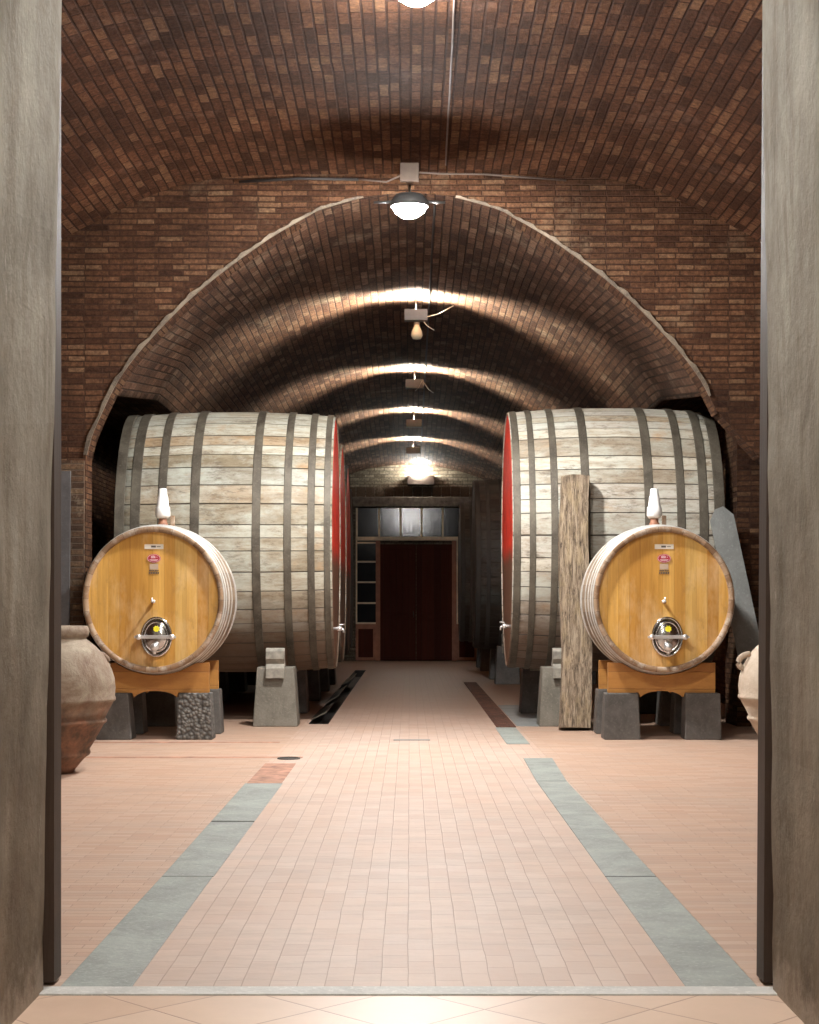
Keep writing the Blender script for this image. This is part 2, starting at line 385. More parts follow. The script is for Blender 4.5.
def mat_rough(name):
    n = NT(name); ob = n.coord()
    v = n.n('ShaderNodeTexVoronoi'); n.put(v.inputs['Vector'], ob); v.inputs['Scale'].default_value = 26
    c = n.mix(contrast(n, v.outputs['Distance'], .1, .7), (.20, .19, .17), (.06, .055, .05))
    return n.out(c, .85, n.bump(v.outputs['Distance'], -.02))
M['concrete_t'] = mat_rough('picked_rough_stone')
M['chock'] = mat_plain('grey_wood_chock', (.26, .24, .20), .7, 0, .2, 12)
def mat_beam():
    n = NT('weathered_rough_beam'); ob = n.coord()
    g = n.noise(n.scaled(ob, (34, 34, 3.5)), 1, 8, .8, .8)
    c = n.ramp(g, [(.36, (.035, .024, .016)), (.46, (.16, .115, .075)), (.54, (.34, .26, .18)), (.68, (.50, .41, .30))])
    c = n.mix(n.math('MULTIPLY', contrast(n, n.noise(n.scaled(ob, (7, 7, 2.5)), 1, 5, .7), .5, .7), .6), c, (.45, .34, .19))
    return n.out(c, .8, n.bump(g, .03))
M['beam'] = mat_beam()
M['terra'] = None
def mat_jar():
    n = NT('old_terracotta'); ob = n.coord(); s = n.sep(ob)
    a = contrast(n, n.noise(ob, 3.2, 7, .75, .5), .35, .68)
    c = n.mix(a, (.17, .105, .070), (.36, .31, .23))
    c = n.mix(n.math('MULTIPLY', contrast(n, n.math('ADD', s[2], n.math('MULTIPLY', n.noise(ob, 4, 4), .3)), .80, .55), .85), c,
              n.mix(contrast(n, n.noise(ob, 7, 5, .7), .4, .65), (.060, .032, .020), (.26, .11, .060)))
    return n.out(c, .8, n.bump(n.noise(ob, 22, 5, .7), .008))
M['terra'] = mat_jar()
def mat_jar2():
    n = NT('pale_terracotta'); ob = n.coord()
    a = contrast(n, n.noise(ob, 3.2, 7, .75, .5), .35, .68)
    return n.out(n.mix(a, (.38, .29, .21), (.52, .44, .35)), .8, n.bump(n.noise(ob, 22, 5, .7), .008))
M['terra2'] = mat_jar2()
M['steel'] = mat_plain('stainless_steel', (.62, .62, .62), .16, 1.0, .05, 5, .0006)
M['steel_b'] = mat_plain('bright_steel', (.8, .8, .8), .3, .8, .05)
M['plastic'] = mat_plain('white_airlock_plastic', (.85, .84, .82), .35, 0, .03)
M['bung'] = mat_plain('rusty_brown_bung', (.30, .13, .07), .6)
M['yellow'] = mat_plain('yellow_sticker_vinyl', (.85, .78, .03), .5, 0, .02)
M['logo_red'] = mat_plain('red_badge_enamel', (.42, .03, .05), .4, 0, .04)
M['logo_pink'] = mat_plain('pale_badge_print', (.75, .55, .58), .5, 0, .02)
M['ink'] = mat_plain('black_ink', (.12, .10, .08), .6, 0, .02)
M['greylabel'] = mat_plain('greyish_print', (.52, .40, .30), .6, 0, .1)
M['paper'] = mat_plain('white_paper_label', (.72, .66, .56), .6, 0, .05)
M['board'] = mat_slab('grey_slate_board', (.14, .145, .14), (.22, .23, .22))
M['batten'] = mat_slab('dark_grey_batten', (.055, .05, .05), (.09, .085, .085))
M['housing'] = mat_plain('grey_lamp_housing', (.10, .10, .10), .5)
M['white_box'] = mat_plain('cream_junction_box', (.15, .11, .085), .6)
M['cable'] = mat_plain('grey_cable', (.13, .10, .085), .7)
M['cable_d'] = mat_plain('black_cable', (.02, .016, .014), .6)
M['web'] = mat_plain('dusty_cobweb', (.5, .47, .42), .9)
M['bulb'] = mat_plain('dusty_glass_bulb', (.42, .40, .30), .25)
M['mullion'] = mat_plain('cream_painted_wood', (.85, .74, .54), .6)
M['door_wood'] = mat_planks('dark_red_door_boards', 'Object', 0, 6, [(0, (.050, .013, .009)), (1, (.075, .020, .013))], (14, 14, 1), .7, spec=.12)
M['frame_brown'] = mat_plain('brown_frame_wood', (.34, .15, .09), .6)
M['glass'] = mat_plain('dark_window_glass', (.012, .013, .016), .09, 0, .1, 3, .0012)
M['glass'].node_tree.nodes['Principled BSDF'].inputs['Specular IOR Level'].default_value = .18
M['lintel'] = mat_plain('grey_oak_lintel', (.20, .165, .13), .8, 0, .3, 8, .01)
M['pit'] = mat_plain('black_damp_drain', (.02, .017, .015), .8)
M['oldbrick'] = mat_brick('old_red_kerb_brick', .24, .11, [(0, (.14, .06, .04)), (1, (.24, .11, .07))], (.06, .045, .035), .01, uv=False, bump=.015)
M['joint'] = mat_plain('reddish_brick_course', (.42, .22, .15), .7, 0, .3, 8)
M['glow'] = mat_emit('glowing_lamp_glass', (1.0, .97, .93), 850)
M['glow5'] = mat_emit('glowing_doorway_lamp', (1.0, .97, .93), 350)
M['glow6'] = mat_emit('glowing_arch_lamp', (1.0, .98, .95), 2000)
M['glow3'] = mat_emit('added_anteroom_glow', (1.0, .95, .88), 420)
M['glow4'] = mat_emit('glowing_wall_lamp', (1.0, .97, .88), 300)
M['glow2'] = mat_emit('glowing_end_lamp', (1.0, .95, .85), 260)

# ------------------------------------------------------------------ profiles (metres above the eye are + EYE)
EYE = 1.4; K = 17.4 / 1600
def interp(pts, x):
    x = abs(x)
    if x >= pts[-1][0]: return pts[-1][1]
    for i in range(len(pts) - 1):
        if x <= pts[i + 1][0]:
            p0 = pts[i - 1] if i > 0 else (-pts[1][0], pts[1][1]); p1, p2 = pts[i], pts[i + 1]
            p3 = pts[i + 2] if i + 2 < len(pts) else (2 * p2[0] - p1[0], 2 * p2[1] - p1[1])
            m1 = (p2[1] - p0[1]) / (p2[0] - p0[0]); m2 = (p3[1] - p1[1]) / (p3[0] - p1[0])
            d = p2[0] - p1[0]; t = (x - p1[0]) / d
            return ((2*t**3 - 3*t*t + 1) * p1[1] + (t**3 - 2*t*t + t) * d * m1 + (-2*t**3 + 3*t*t) * p2[1] + (t**3 - t*t) * d * m2)
HALL = [(a * K, b * K + EYE) for a, b in ((0, 434), (60, 433.8), (120, 433.5), (165, 432), (200, 428.5), (238, 420), (270, 408), (300, 393), (348, 368), (400, 330), (450, 285), (500, 222), (540, 150))]
ARCH = [(a * K, b * K + EYE) for a, b in ((0, 415), (41, 411.5), (86, 399.5), (102, 392), (150, 363), (214, 314), (262, 266), (290, 230), (308, 195), (320, 166), (324, 148))]
SPR = EYE + 148 * K
def inner(x, y):
    z = interp(ARCH, x); t = min(1, max(0, (y - 17.4) / 24.9))
    el = SPR + 2.904 * math.sqrt(max(0, 1 - (x / 3.56) ** 2)); w = .85 * min(1, max(0, (y - 17.5) / 3.2))
    z = z + (max(el, z) - z) * w
    return SPR + (z - SPR) * (1 - .245 * t)

def vault(name, m, xs, zf, y0, y1, step, wall_x, extra=None):
    b = MB(); ys = []; y = y0
    while y < y1 - 1e-4: ys.append(y); y += step
    ys.append(y1)
    rows = []
    for y in ys:
        pts = [(x, zf(x, y)) for x in xs]
        rows.append(pts)
    ar = [0]
    for i in range(1, len(xs)): ar.append(ar[-1] + math.hypot(xs[i] - xs[i-1], rows[0][i][1] - rows[0][i-1][1]))
    n = len(xs); vs = [(p[0], y, p[1]) for y, r in zip(ys, rows) for p in r]
    fs = []; uv = []
    for j in range(len(ys) - 1):
        for i in range(n - 1):
            fs.append((j*n+i, (j+1)*n+i, (j+1)*n+i+1, j*n+i+1))
            uv.append([(ys[j], ar[i]), (ys[j+1], ar[i]), (ys[j+1], ar[i+1]), (ys[j], ar[i+1])])
    b.add(vs, fs, uv, True)
    return b.build(name, m)
XW = 540 * K
xs_h = [XW * i / 48 for i in range(-48, 49)]
struct(vault('ceiling', M['vault_hall'], xs_h, lambda x, y: interp(HALL, x), 5.9, 17.75, 1.2, XW))
xs_i = [324 * K * math.sin(PI / 2 * i / 40) for i in range(-40, 41)]
CUT = 3.27
xs_in = [-4.6, -3.4] + [x for x in xs_i if abs(x) <= CUT] + [3.4, 4.6]
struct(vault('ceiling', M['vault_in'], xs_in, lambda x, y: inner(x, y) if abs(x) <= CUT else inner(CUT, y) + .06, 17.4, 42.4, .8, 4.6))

# spandrel wall between the two vaults, with its piers
def wall_top(x): return interp(HALL, x) + .02
b = MB()
xsL = [-XW, -324 * K - .001]
xo = [-XW + (XW - 324 * K) * i / 12 for i in range(13)]; b.cols(xo, [0] * 13, [wall_top(x) for x in xo], 17.4, 17.75)
b.cols(xs_i[:73], [interp(ARCH, x) for x in xs_i[:73]], [wall_top(x) for x in xs_i[:73]], 17.4, 17.75)
xr = [xs_i[72], 308 * K, 316 * K, 350 * K, 375 * K, 400 * K, 420 * K, 440 * K]
zr = [interp(ARCH, xs_i[72]), 197 * K + EYE, 188 * K + EYE, 151 * K + EYE, 135 * K + EYE, 120 * K + EYE, 110 * K + EYE, 100 * K + EYE]
b.cols(xr, zr, [wall_top(x) for x in xr], 17.4, 17.75)
xo = [440 * K + (XW - 440 * K) * i / 8 for i in range(9)]; b.cols(xo, [0] * 9, [wall_top(x) for x in xo], 17.4, 17.75)
struct(b.build('wall_arch', M['wall_brick']))
# the left pier's quoins: greyer brick, slightly proud
b = MB(); b.cols([-4.6, -3.53], [0, 0], [3.0, 3.0], 17.34, 17.399); struct(b.build('wall_left_pier', M['pier_brick']))
b = MB(); b.cols([3.87, 4.6], [0, 0], [4.3, 4.3], 18.9, 19.6); struct(b.build('wall_right_pier', M['wall_brick']))
# mortar bead round the arch edge
def bead(x0, x1, w, yf, dz=0.0):
    b = MB(); N = 60; vs = []
    for i in range(N + 1):
        x = x0 + (x1 - x0) * i / N
        z = interp(ARCH, x); e = .01
        zz = interp(ARCH, x + e); t = Vector((e, 0, zz - z)).normalized() if abs(x) + e < 324*K else Vector((0, 0, -1 if x > 0 else 1))
        nrm = Vector((-t.z, 0, t.x))
        if nrm.z < 0: nrm = -nrm
        ww = w * (.65 + .35 * math.sin(i * 1.7) * math.sin(i * .6)) * (.45 + .55 * min(1, abs(x) / 2.2))
        p = Vector((x, yf, z)); q = p + nrm * ww
        vs += [p - nrm * .004, q, Vector((q.x, yf + .05, q.z)), Vector((p.x, yf + .05, p.z))]
    fs = []
    for i in range(N):
        a = 4 * i
        fs += [(a, a+4, a+5, a+1), (a+1, a+5, a+6, a+2), (a+3, a+2, a+6, a+7), (a, a+3, a+7, a+4)]
    b.add(vs, fs); return b
struct(bead(-323 * K, -.5, .05, 17.38).build('trim_1', M['edge']))
struct(bead(.5, 300 * K, .05, 17.38).build('trim_2', M['edge']))

# hall sides, inner side walls, end wall
def wall_plane(name, pts, uvs, m):
    b = MB(); b.add(pts, [(0, 1, 2, 3)], [uvs]); return struct(b.build(name, m))
HZ = interp(HALL, XW)
for nm, x in (('wall_left', -XW), ('wall_right', XW)):
    b = MB(); y0, y1 = 5.9, 17.75; b.box(min(x, x * 1.05), max(x, x * 1.05), y0, y1, 0, HZ + .3); o = b.build(nm, M['wall_brick'])
    L = o.data.uv_layers.new(name='UVMap').data
    for p in o.data.polygons:
        for li in p.loop_indices:
            co = o.data.vertices[o.data.loops[li].vertex_index].co; L[li].uv = (co.y, co.z)
    struct(o)
for nm, x in (('wall_left_cellar', -4.6), ('wall_right_cellar', 4.6)):
    b = MB(); b.box(min(x, x * 1.05), max(x, x * 1.05), 17.75, 42.4, 0, 4.6); o = b.build(nm, M['wall_brick'])
    L = o.data.uv_layers.new(name='UVMap').data
    for p in o.data.polygons:
        for li in p.loop_indices:
            co = o.data.vertices[o.data.loops[li].vertex_index].co; L[li].uv = (co.y, co.z)
    struct(o)
b = MB(); b.cols([-4.8, 4.8], [0, 0], [6.4, 6.4], 42.4, 42.7); struct(b.build('wall_end', M['end_brick']))

# floor: one paved sheet with the open gutter left out of it
GX0, GX1, GY0, GY1 = -1.22, -.98, 19.3, 36.0
b = MB()
for (x0, x1, y0, y1) in ((-XW, GX0, 5.9, 42.4), (GX1, XW, 5.9, 42.4), (GX0, GX1, 5.9, GY0), (GX0, GX1, GY1, 42.4)):
    b.add([(x0, y0, 0), (x1, y0, 0), (x1, y1, 0), (x0, y1, 0)], [(0, 1, 2, 3)])
struct(b.build('floor', M['floor']))
b = MB()
b.add([(GX0, GY0, 0), (GX1, GY0, 0), (GX1, GY1, 0), (GX0, GY1, 0), (GX0, GY0, -.15), (GX1, GY0, -.15), (GX1, GY1, -.15), (GX0, GY1, -.15)],
      [(4, 5, 6, 7), (0, 4, 7, 3), (1, 2, 6, 5), (0, 1, 5, 4), (3, 7, 6, 2)])
struct(b.build('trim_gutter', M['pit']))
b = MB(); b.box(-5, 5, -4, 5.78, -.05, 0.0); struct(b.build('floor', M['tiles']))
b = MB(); b.box(-1.42, 1.42, 5.78, 5.9, -.04, .006); struct(b.build('trim_3', M['marble'], bevel=.004))
# inlaid basalt runners, slab by slab
T = 4
def slab(x0, x1, y0, y1, x0b=None, x1b=None, m='slab', h=.004):
    global T
    b = MB(); x0b = x0 if x0b is None else x0b; x1b = x1 if x1b is None else x1b
    b.prism([(x0, y0), (x1, y0), (x1b, y1), (x0b, y1)], -.03, h, 'xy')
    struct(b.build('trim_%d' % T, M[m], bevel=.003)); T += 1
slab(-1.29, -1.025, 5.905, 8.32); slab(-1.29, -1.02, 8.335, 10.44, -1.30, -1.016); slab(-1.30, -1.016, 10.44, 10.50, m='pit', h=.002); slab(-1.30, -1.016, 10.50, 12.75, -1.31, -1.01)
slab(1.02, 1.285, 5.905, 8.31); slab(1.02, 1.285, 8.31, 8.34, m='pit', h=.002); slab(1.02, 1.285, 8.34, 12.9, 1.025, 1.27); slab(1.025, 1.27, 12.93, 14.9, 1.06, 1.33)
slab(1.0, 1.24, 16.45, 17.4); slab(1.0, 1.24, 17.41, 18.7)
slab(-1.30, -1.02, 12.78, 14.4, m='joint', h=.002)
slab(1.02, 1.25, 18.75, 30, m='oldbrick', h=.012); slab(1.27, 1.75, 18.9, 23, m='board', h=.006)
slab(-XW + .1, -1.0, 14.93, 15.06, m='joint', h=.002); slab(-XW + .1, -1.35, 16.6, 16.72, m='joint', h=.002)
slab(-.17, .22, 16.9, 17.05, m='board', h=.002)
# floor drain
d = thing('floor_drain', 'small round black floor drain beyond the end of the left grey slab strip', 'drain', (-1.12, 14.85, 0))
b = MB(); b.lathe([(.0, .004), (.085, .004), (.09, .007)], seg=28, smooth=False); b.build('grate', M['pit'], d)
b = MB(); b.lathe([(.088, .0), (.088, .012), (.105, .012), (.108, 0)], seg=28); b.build('rim', M['hoop_d'], d)

# ------------------------------------------------------------------ anteroom on the camera side
YJ0, YJ1 = 4.4, 5.9
def jamb(sx):
    xb, xt = (1.342, 1.272) if sx < 0 else (1.332, 1.292)
    b = MB(); N = 24; H = 4.15
    rng = random.Random(3 if sx < 0 else 5); vs = []
    for j, y in enumerate((YJ0, YJ1 - .05, YJ1)):
        for i in range(N + 1):
            z = H * i / N; x = xb + (xt - xb) * z / 3.64 + rng.uniform(-.004, .004) + (.035 if j == 2 else 0)
            vs.append((sx * x, y, z))
    base = len(vs)
    vs += [(sx * 5, YJ0, 0), (sx * 5, YJ0, H), (sx * 5, YJ1, 0), (sx * 5, YJ1, H)]
    fs = []
    for j in range(2):
        for i in range(N):
            a = j * (N + 1) + i; q = (a, a + 1, a + N + 2, a + N + 1); fs.append(q if sx < 0 else q[::-1])
    fs.append(tuple(range(N, -1, -1)) + (base, base + 1)); fs.append(tuple(range(2 * (N + 1), 3 * (N + 1))) + (base + 3, base + 2))
    b.add(vs, fs); return b
struct(jamb(-1).build('wall_front_left', M['plaster'])); struct(jamb(1).build('wall_front_right', M['plaster']))
b = MB(); b.box(-5, 5, YJ0, YJ1, 4.15, 6.3); struct(b.build('wall_front_lintel', M['plaster']))
for s_ in (-1, 1): b = MB(); b.box(min(s_ * 5, s_ * 6.2), max(s_ * 5, s_ * 6.2), 5.6, 5.9, 0, 6.3); struct(b.build('wall_front', M['white_wall']))
for nm, q in (('wall_anteroom_left', (-5.1, -5, -4, 5.6, 0, 4.6)), ('wall_anteroom_right', (5, 5.1, -4, 5.6, 0, 4.6)), ('wall_back', (-5, 5, -4.1, -4, 0, 4.6)), ('ceiling', (-5, 5, -4, 4.4, 4.6, 4.7))):
    b = MB(); b.box(*q); struct(b.build(nm, M['white_wall']))
# dark timber frame posts behind the plaster
b = MB(); b.box(-1.42, -1.317, 5.93, 6.05, .012, 5.0)
struct(b.build('trim_door_frame_left', M['frame_wood']))
b = MB(); b.prism([(1.312, .012), (1.42, .012), (1.45, 5.0), (1.343, 5.0)], 5.93, 6.05, 'xz'); struct(b.build('trim_door_frame_right', M['frame_wood']))

# ------------------------------------------------------------------ big casks
def elring(b, prof, A, B, seg):
    b.lathe([(r, h) for r, h in prof], 'x', seg=seg, ea=A, eb=B)
CA, CB, CZ = 1.25, 1.637, 2.23
def bulge(t): return 1 - .036 * (2 * t - 1) ** 2
def cask(name, label, cat, x_in, x_out, yc, zc, A, B, stave, head, hoops, hoopm, tap=True, group=None, low=True):
    """x_in = the end facing the aisle; local x runs outwards from it"""
    s = 1 if x_out > x_in else -1
    L = abs(x_out - x_in)
    t = thing(name, label, cat, (x_in, yc, zc), 0 if s > 0 else PI, group)
    N = 104; b = MB()
    pr = [(bulge(0) - .010, .015), (bulge(0) - .009, 0)] + [(bulge(k / 14), L * k / 14) for k in range(15)] + [(bulge(0) - .013, L), (bulge(0) - .016, L - .035)]
    b.lathe(pr, 'x', seg=N, ea=A, eb=B, smooth=True)
    # staves stand a few millimetres proud of one another
    rg = random.Random(hash(label) % 1000 if False else int(abs(x_in) * 1000 + yc * 10)); per = [rg.uniform(-.004, .004) for _ in range(N)]
    for i in range(len(b.v)):
        k = (i % N); f = 1 + per[(k // 2) * 2] ; x, y, z = b.v[i]; b.v[i] = (x, y * f, z * f)
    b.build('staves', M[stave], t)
    hb = MB(); n = 64; rr = bulge(0) - .0095
    hb.add([(.014, A * rr * math.cos(2*PI*k/n), B * rr * math.sin(2*PI*k/n)) for k in range(n)], [tuple(range(n))[::-1]])
    hb.build('head', M[head], t)
    hb = MB(); hb.add([(L - .034, A * rr * math.cos(2*PI*k/n), B * rr * math.sin(2*PI*k/n)) for k in range(n)], [tuple(range(n))])
    hb.build('rear_head', M['head_d'], t)
    for (hx, w) in hoops:
        h = MB(); pr = []
        for q in (-1, -.9, .9, 1):
            xx = hx + q * w / 2; tt = min(1, max(0, xx / L)); pr.append((bulge(tt) + (.0045 if abs(q) > .95 else .0105), xx))
        h.lathe(pr, 'x', seg=N, ea=A, eb=B, smooth=False); h.build('hoop', M[hoopm], t)
    if tap:
        zt = -1.08
        yt = -A * .60 * (1 if s > 0 else -1)
        h = MB(); h.tube([(.014, yt, zt), (-.10, yt, zt)], .018); h.lathe([(.0, -.025), (.03, -.025), (.03, .025), (0, .025)], 'z', (-.07, yt, zt), 12)
        h.tube([(-.09, yt, zt), (-.115, yt, zt - .01), (-.12, yt, zt - .05)], .013)
        tp = h.build('tap', M['steel_b'], t); tp['label'] = 'small pale metal tap low on the red head'
        h = MB(); h.tube([(-.07, yt, zt + .025), (-.07, yt, zt + .045), (-.13, yt, zt + .05)], .008); h.build('tap_handle', M['steel_b'], tp)
    return t
HL = [(a, w) for a, w in ((.06, .075), (.25, .085), (.53, .09), (.90, .10), (1.63, .11), (2.02, .10), (2.34, .12), (2.53, .12))]
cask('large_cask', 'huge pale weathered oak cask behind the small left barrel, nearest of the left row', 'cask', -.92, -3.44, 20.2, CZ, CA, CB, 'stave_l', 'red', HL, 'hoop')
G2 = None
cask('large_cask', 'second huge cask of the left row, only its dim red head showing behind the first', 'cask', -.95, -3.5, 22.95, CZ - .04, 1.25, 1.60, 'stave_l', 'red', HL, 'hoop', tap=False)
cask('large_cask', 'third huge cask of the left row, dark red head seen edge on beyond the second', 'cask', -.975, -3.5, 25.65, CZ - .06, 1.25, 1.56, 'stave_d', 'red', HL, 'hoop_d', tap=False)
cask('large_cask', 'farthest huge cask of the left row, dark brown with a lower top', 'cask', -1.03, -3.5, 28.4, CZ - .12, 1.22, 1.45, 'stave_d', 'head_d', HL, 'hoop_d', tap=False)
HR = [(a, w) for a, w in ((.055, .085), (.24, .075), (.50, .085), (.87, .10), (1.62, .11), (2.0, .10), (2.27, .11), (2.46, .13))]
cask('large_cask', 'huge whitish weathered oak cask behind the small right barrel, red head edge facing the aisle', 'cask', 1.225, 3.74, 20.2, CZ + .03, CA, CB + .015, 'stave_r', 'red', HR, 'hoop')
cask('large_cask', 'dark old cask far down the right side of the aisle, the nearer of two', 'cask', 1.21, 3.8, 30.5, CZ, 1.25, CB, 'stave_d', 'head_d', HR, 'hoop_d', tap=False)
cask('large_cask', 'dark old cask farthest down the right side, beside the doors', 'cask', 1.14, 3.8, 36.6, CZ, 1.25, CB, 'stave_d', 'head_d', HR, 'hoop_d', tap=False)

# support blocks with chocks
def block(x, y, z, w, d, h, m, label, tx=.05, group=None, chock=True, A=CA, yc=20.2):
    t = thing('support_block', label, 'support block', (x, y, 0), 0, group)
    b = MB(); b.box(-w/2, w/2, -d/2, d/2, 0, h, tx, .04); b.build('stone', M[m], t, bevel=.012)
    if chock:
        b = MB(); s = 1 if y < yc else -1
        f = -d / 2 * s
        out = [(f - .035 * s, h - .13), (f - .035 * s, h - .01), (f + .02 * s, h + .04), (f - .02 * s, h + .1), (f - .02 * s, h + .19), (f + .03 * s, h + .23), (f + .09 * s, h + .225), (f + .09 * s, h + .10), (f + .26 * s, h + .003), (f + .02 * s, h + .003), (f - .002 * s, h - .13)]
        if s < 0: out = out[::-1]
        b.prism(out, -.11, .11, 'yz'); b.build('chock', M['chock'], t, bevel=.006)
    return t
XLo, XLi = -1.60, -2.9
def row_blocks(x, yc, side, m, names):
    pass
block(-1.585, 19.1, 0, .53, .46, .70, 'concrete_l', 'pale trapezoid stone block with a bent chock under the nearest left cask', .045)
gr = 'stone blocks in the dark under the left casks'
lb = 'squat stone block in the dark under the left row of casks'
for (x, y) in ((-3.0, 19.1), (-1.6, 21.45), (-3.0, 21.45), (-1.6, 24.3), (-3.0, 24.3), (-1.6, 27.0), (-3.0, 27.0), (-1.6, 29.4), (-3.0, 29.4)):
    block(x, y, 0, .5, .44, .70, 'concrete_d', lb, .045, gr, yc=20.2 if y < 19.5 else 99)
block(1.80, 19.1, 0, .54, .42, .70, 'concrete_l', 'pale stone block just behind the upright rough beam', .045)
gr = 'stone blocks in the dark under the right casks'
lb = 'squat stone block in the dark under the casks on the right'
for (x, y) in ((3.2, 19.15), (1.7, 21.35), (3.2, 21.35), (1.8, 29.5), (3.2, 29.5), (1.8, 31.6), (1.8, 35.6), (1.8, 37.7)):
    block(x, y, 0, .46, .40, .70, 'concrete_d', lb, .04, gr, yc=99 if y not in (19.15, 29.5, 35.6) else y + 1)

# ------------------------------------------------------------------ small barrels
RX, RZ = .742, .77
def sbul(t): return 1 + .058 * (1 - (2 * t - 1) ** 2)
BY0, BL = 16.9, 1.30
def barrel(label, x, mir):
    """local y runs back from the front head"""
    t = thing('wine_barrel', label, 'barrel', (x, BY0, 1.49)); N = 68
    b = MB()
    b.lathe([(sbul(k / 14), BL * k / 14) for k in range(15)], 'y', seg=N, ea=RX, eb=RZ); b.build('staves', M['oak_side'], t)
    for (y0, y1, y2) in ((0, -.004, .045), (BL, BL + .004, BL - .045)):
        b = MB(); b.lathe([(1.001, y0), (.995, y1), (.935, y1), (.925, y2)], 'y', seg=N, ea=RX, eb=RZ)
        if y0: b.f = [f[::-1] for f in b.f]; b.uv = [u[::-1] for u in b.uv]
        b.build('rim', M['oak_rim'], t)
    for k, yy in enumerate((.040, BL - .040)):
        b = MB(); n = 64
        b.add([(RX * .934 * math.cos(2*PI*i/n), yy, RZ * .934 * math.sin(2*PI*i/n)) for i in range(n)], [tuple(range(n)) if k == 0 else tuple(range(n))[::-1]])
        hd = b.build('head', M['oak_head'], t)
        if k == 0: head = hd
    for (hy, w) in ((.055, .05), (.15, .045), (.28, .045), (.47, .05), (BL - .47, .05), (BL - .28, .045), (BL - .15, .045), (BL - .055, .05)):
        b = MB(); pr = []
        for q in (-1, -.85, .85, 1):
            yy = hy + q * w / 2; pr.append((sbul(yy / BL) + (.002 if abs(q) > .9 else .008), yy))
        b.lathe(pr, 'y', seg=N, ea=RX, eb=RZ); b.build('hoop', M['galv'], t)
    # badge, print and label strip on the head
    F = .038
    def oval(name, cx, cz, a, bb, y0, y1, m, par):
        q = MB(); n = 36
        q.lathe([(0, y1), (1, y1), (1, y0)], 'y', (cx, 0, cz), n, a, bb, smooth=False)
        q.f = [f[::-1] for f in q.f] if False else q.f
        return q.build(name, m, par)
    px = 1600 / 16.95; dx = .005
    q = MB(); q.box(dx - .10, dx + .10, F - .003, F, .535, .585); lab = q.build('label', M['paper'], head); lab['label'] = 'pale paper strip at the top of the head'
    q = MB(); q.box(dx - .03, dx + .02, F - .004, F - .003, .55, .57); q.box(dx + .03, dx + .07, F - .004, F - .003, .555, .563); q.build('print', M['ink'], t)
    oval('badge', dx - .0, .435, .072, .046, F, F - .006, M['logo_red'], t)
    q = MB()
    rim = [(.062, F - .0075), (.066, F - .0075)]
    q.lathe([(1, F - .0066), (.93, F - .0066)], 'y', (dx, 0, .435), 36, .068, .042, smooth=False)
    for (x0, x1, z0, z1) in ((-.030, -.022, .437, .462), (-.018, -.010, .437, .465), (-.006, .002, .437, .465), (.006, .014, .437, .462), (-.032, .018, .440, .444),
                             (-.045, .045, .418, .424), (-.036, .036, .408, .413), (.028, .036, .444, .452)):
        q.box(dx + x0, dx + x1, F - .0075, F - .0062, z0, z1)
    q.build('badge_print', M['logo_pink'], t)
    q = MB(); q.box(dx - .045, dx + .045, F - .002, F, .318, .378); q.build('faded_print', M['greylabel'], t)
    q = MB()
    rg = random.Random(4)
    for row, zz in enumerate((.300, .272)):
        xx = -.052
        while xx < .048:
            w = rg.uniform(.008, .016); q.box(dx + xx, dx + xx + w, F - .003, F, zz, zz + (.018 if row else .010)); xx += w + rg.uniform(.002, .007)
    q.build('head_lettering', M['ink'], t)
    # little sampling cock
    q = MB(); q.tube([(.0 * mir, F, -.02), (0, F - .115, -.02)], .011); q.lathe([(0, F - .02), (.02, F - .02), (.02, F), (0, F)][::-1], 'y', (0, 0, -.02), 14)
    cock = q.build('sampling_tap', M['steel_b'], t)
    q = MB(); q.tube([(0, F - .10, -.03), (0, F - .10, .02)], .007); q.build('tap_handle', M['steel_b'], cock)
    # stainless manhole
    mx, mz = .035 * mir, -.395
    q = MB(); q.lathe([(1.0, F), (1.0, F - .03), (.93, F - .04), (.86, F - .03), (.86, F)], 'y', (mx, 0, mz), 44, .168, .215); ring = q.build('manhole_ring', M['steel'], t)
    q = MB(); q.lathe([(.0, F - .062), (.3, F - .060), (.6, F - .050), (.78, F - .034), (.84, F - .012), (.80, F - .006)], 'y', (mx, 0, mz), 44, .168, .215); door = q.build('manhole_door', M['steel'], t)
    q = MB(); q.lathe([(1, F - .052), (.95, F - .058), (.90, F - .052)], 'y', (mx, 0, mz), 40, .130, .165); q.build('raised_ring', M['steel'], door)
    q = MB(); q.box(mx - .19, mx + .19, F - .095, F - .072, mz - .018, mz + .018); bar = q.build('clamp_bar', M['steel_b'], t, bevel=.004)
    for s in (-1, 1):
        q = MB(); q.lathe([(0, F - .135), (.024, F - .133), (.030, F - .12), (.030, F - .10), (.012, F - .095), (.012, F)], 'y', (mx + s * .175, 0, mz), 16)
        q.box(mx + s * .175 - .045, mx + s * .175 + .045, F - .12, F - .112, mz - .012, mz + .012); q.build('wing_nut', M['steel_b'], t)
    q = MB(); q.lathe([(0, F - .16), (.038, F - .155), (.042, F - .14), (.042, F - .11), (.030, F - .10), (.030, F - .05)], 'y', (mx - .005, 0, mz - .105), 22)
    q.tube([(mx - .005, F - .13, mz - .13), (mx - .005, F - .135, mz - .18)], .018); q.build('drain_valve', M['steel_b'], t)
    q = MB(); st = []
    for i in range(16):
        r = .036 if i % 2 else .028; st.append((mx + .005 + r * math.cos(2*PI*i/16), mz + .085 + r * math.sin(2*PI*i/16)))
    q.prism(st, F - .0655, F - .057, 'xz'); sk = q.build('sticker', M['yellow'], door); sk['label'] = 'round yellow sticker on the steel manhole'
    # airlock on the bung hole: it is screwed into the barrel
    top = RZ * sbul(.5); yb = .68
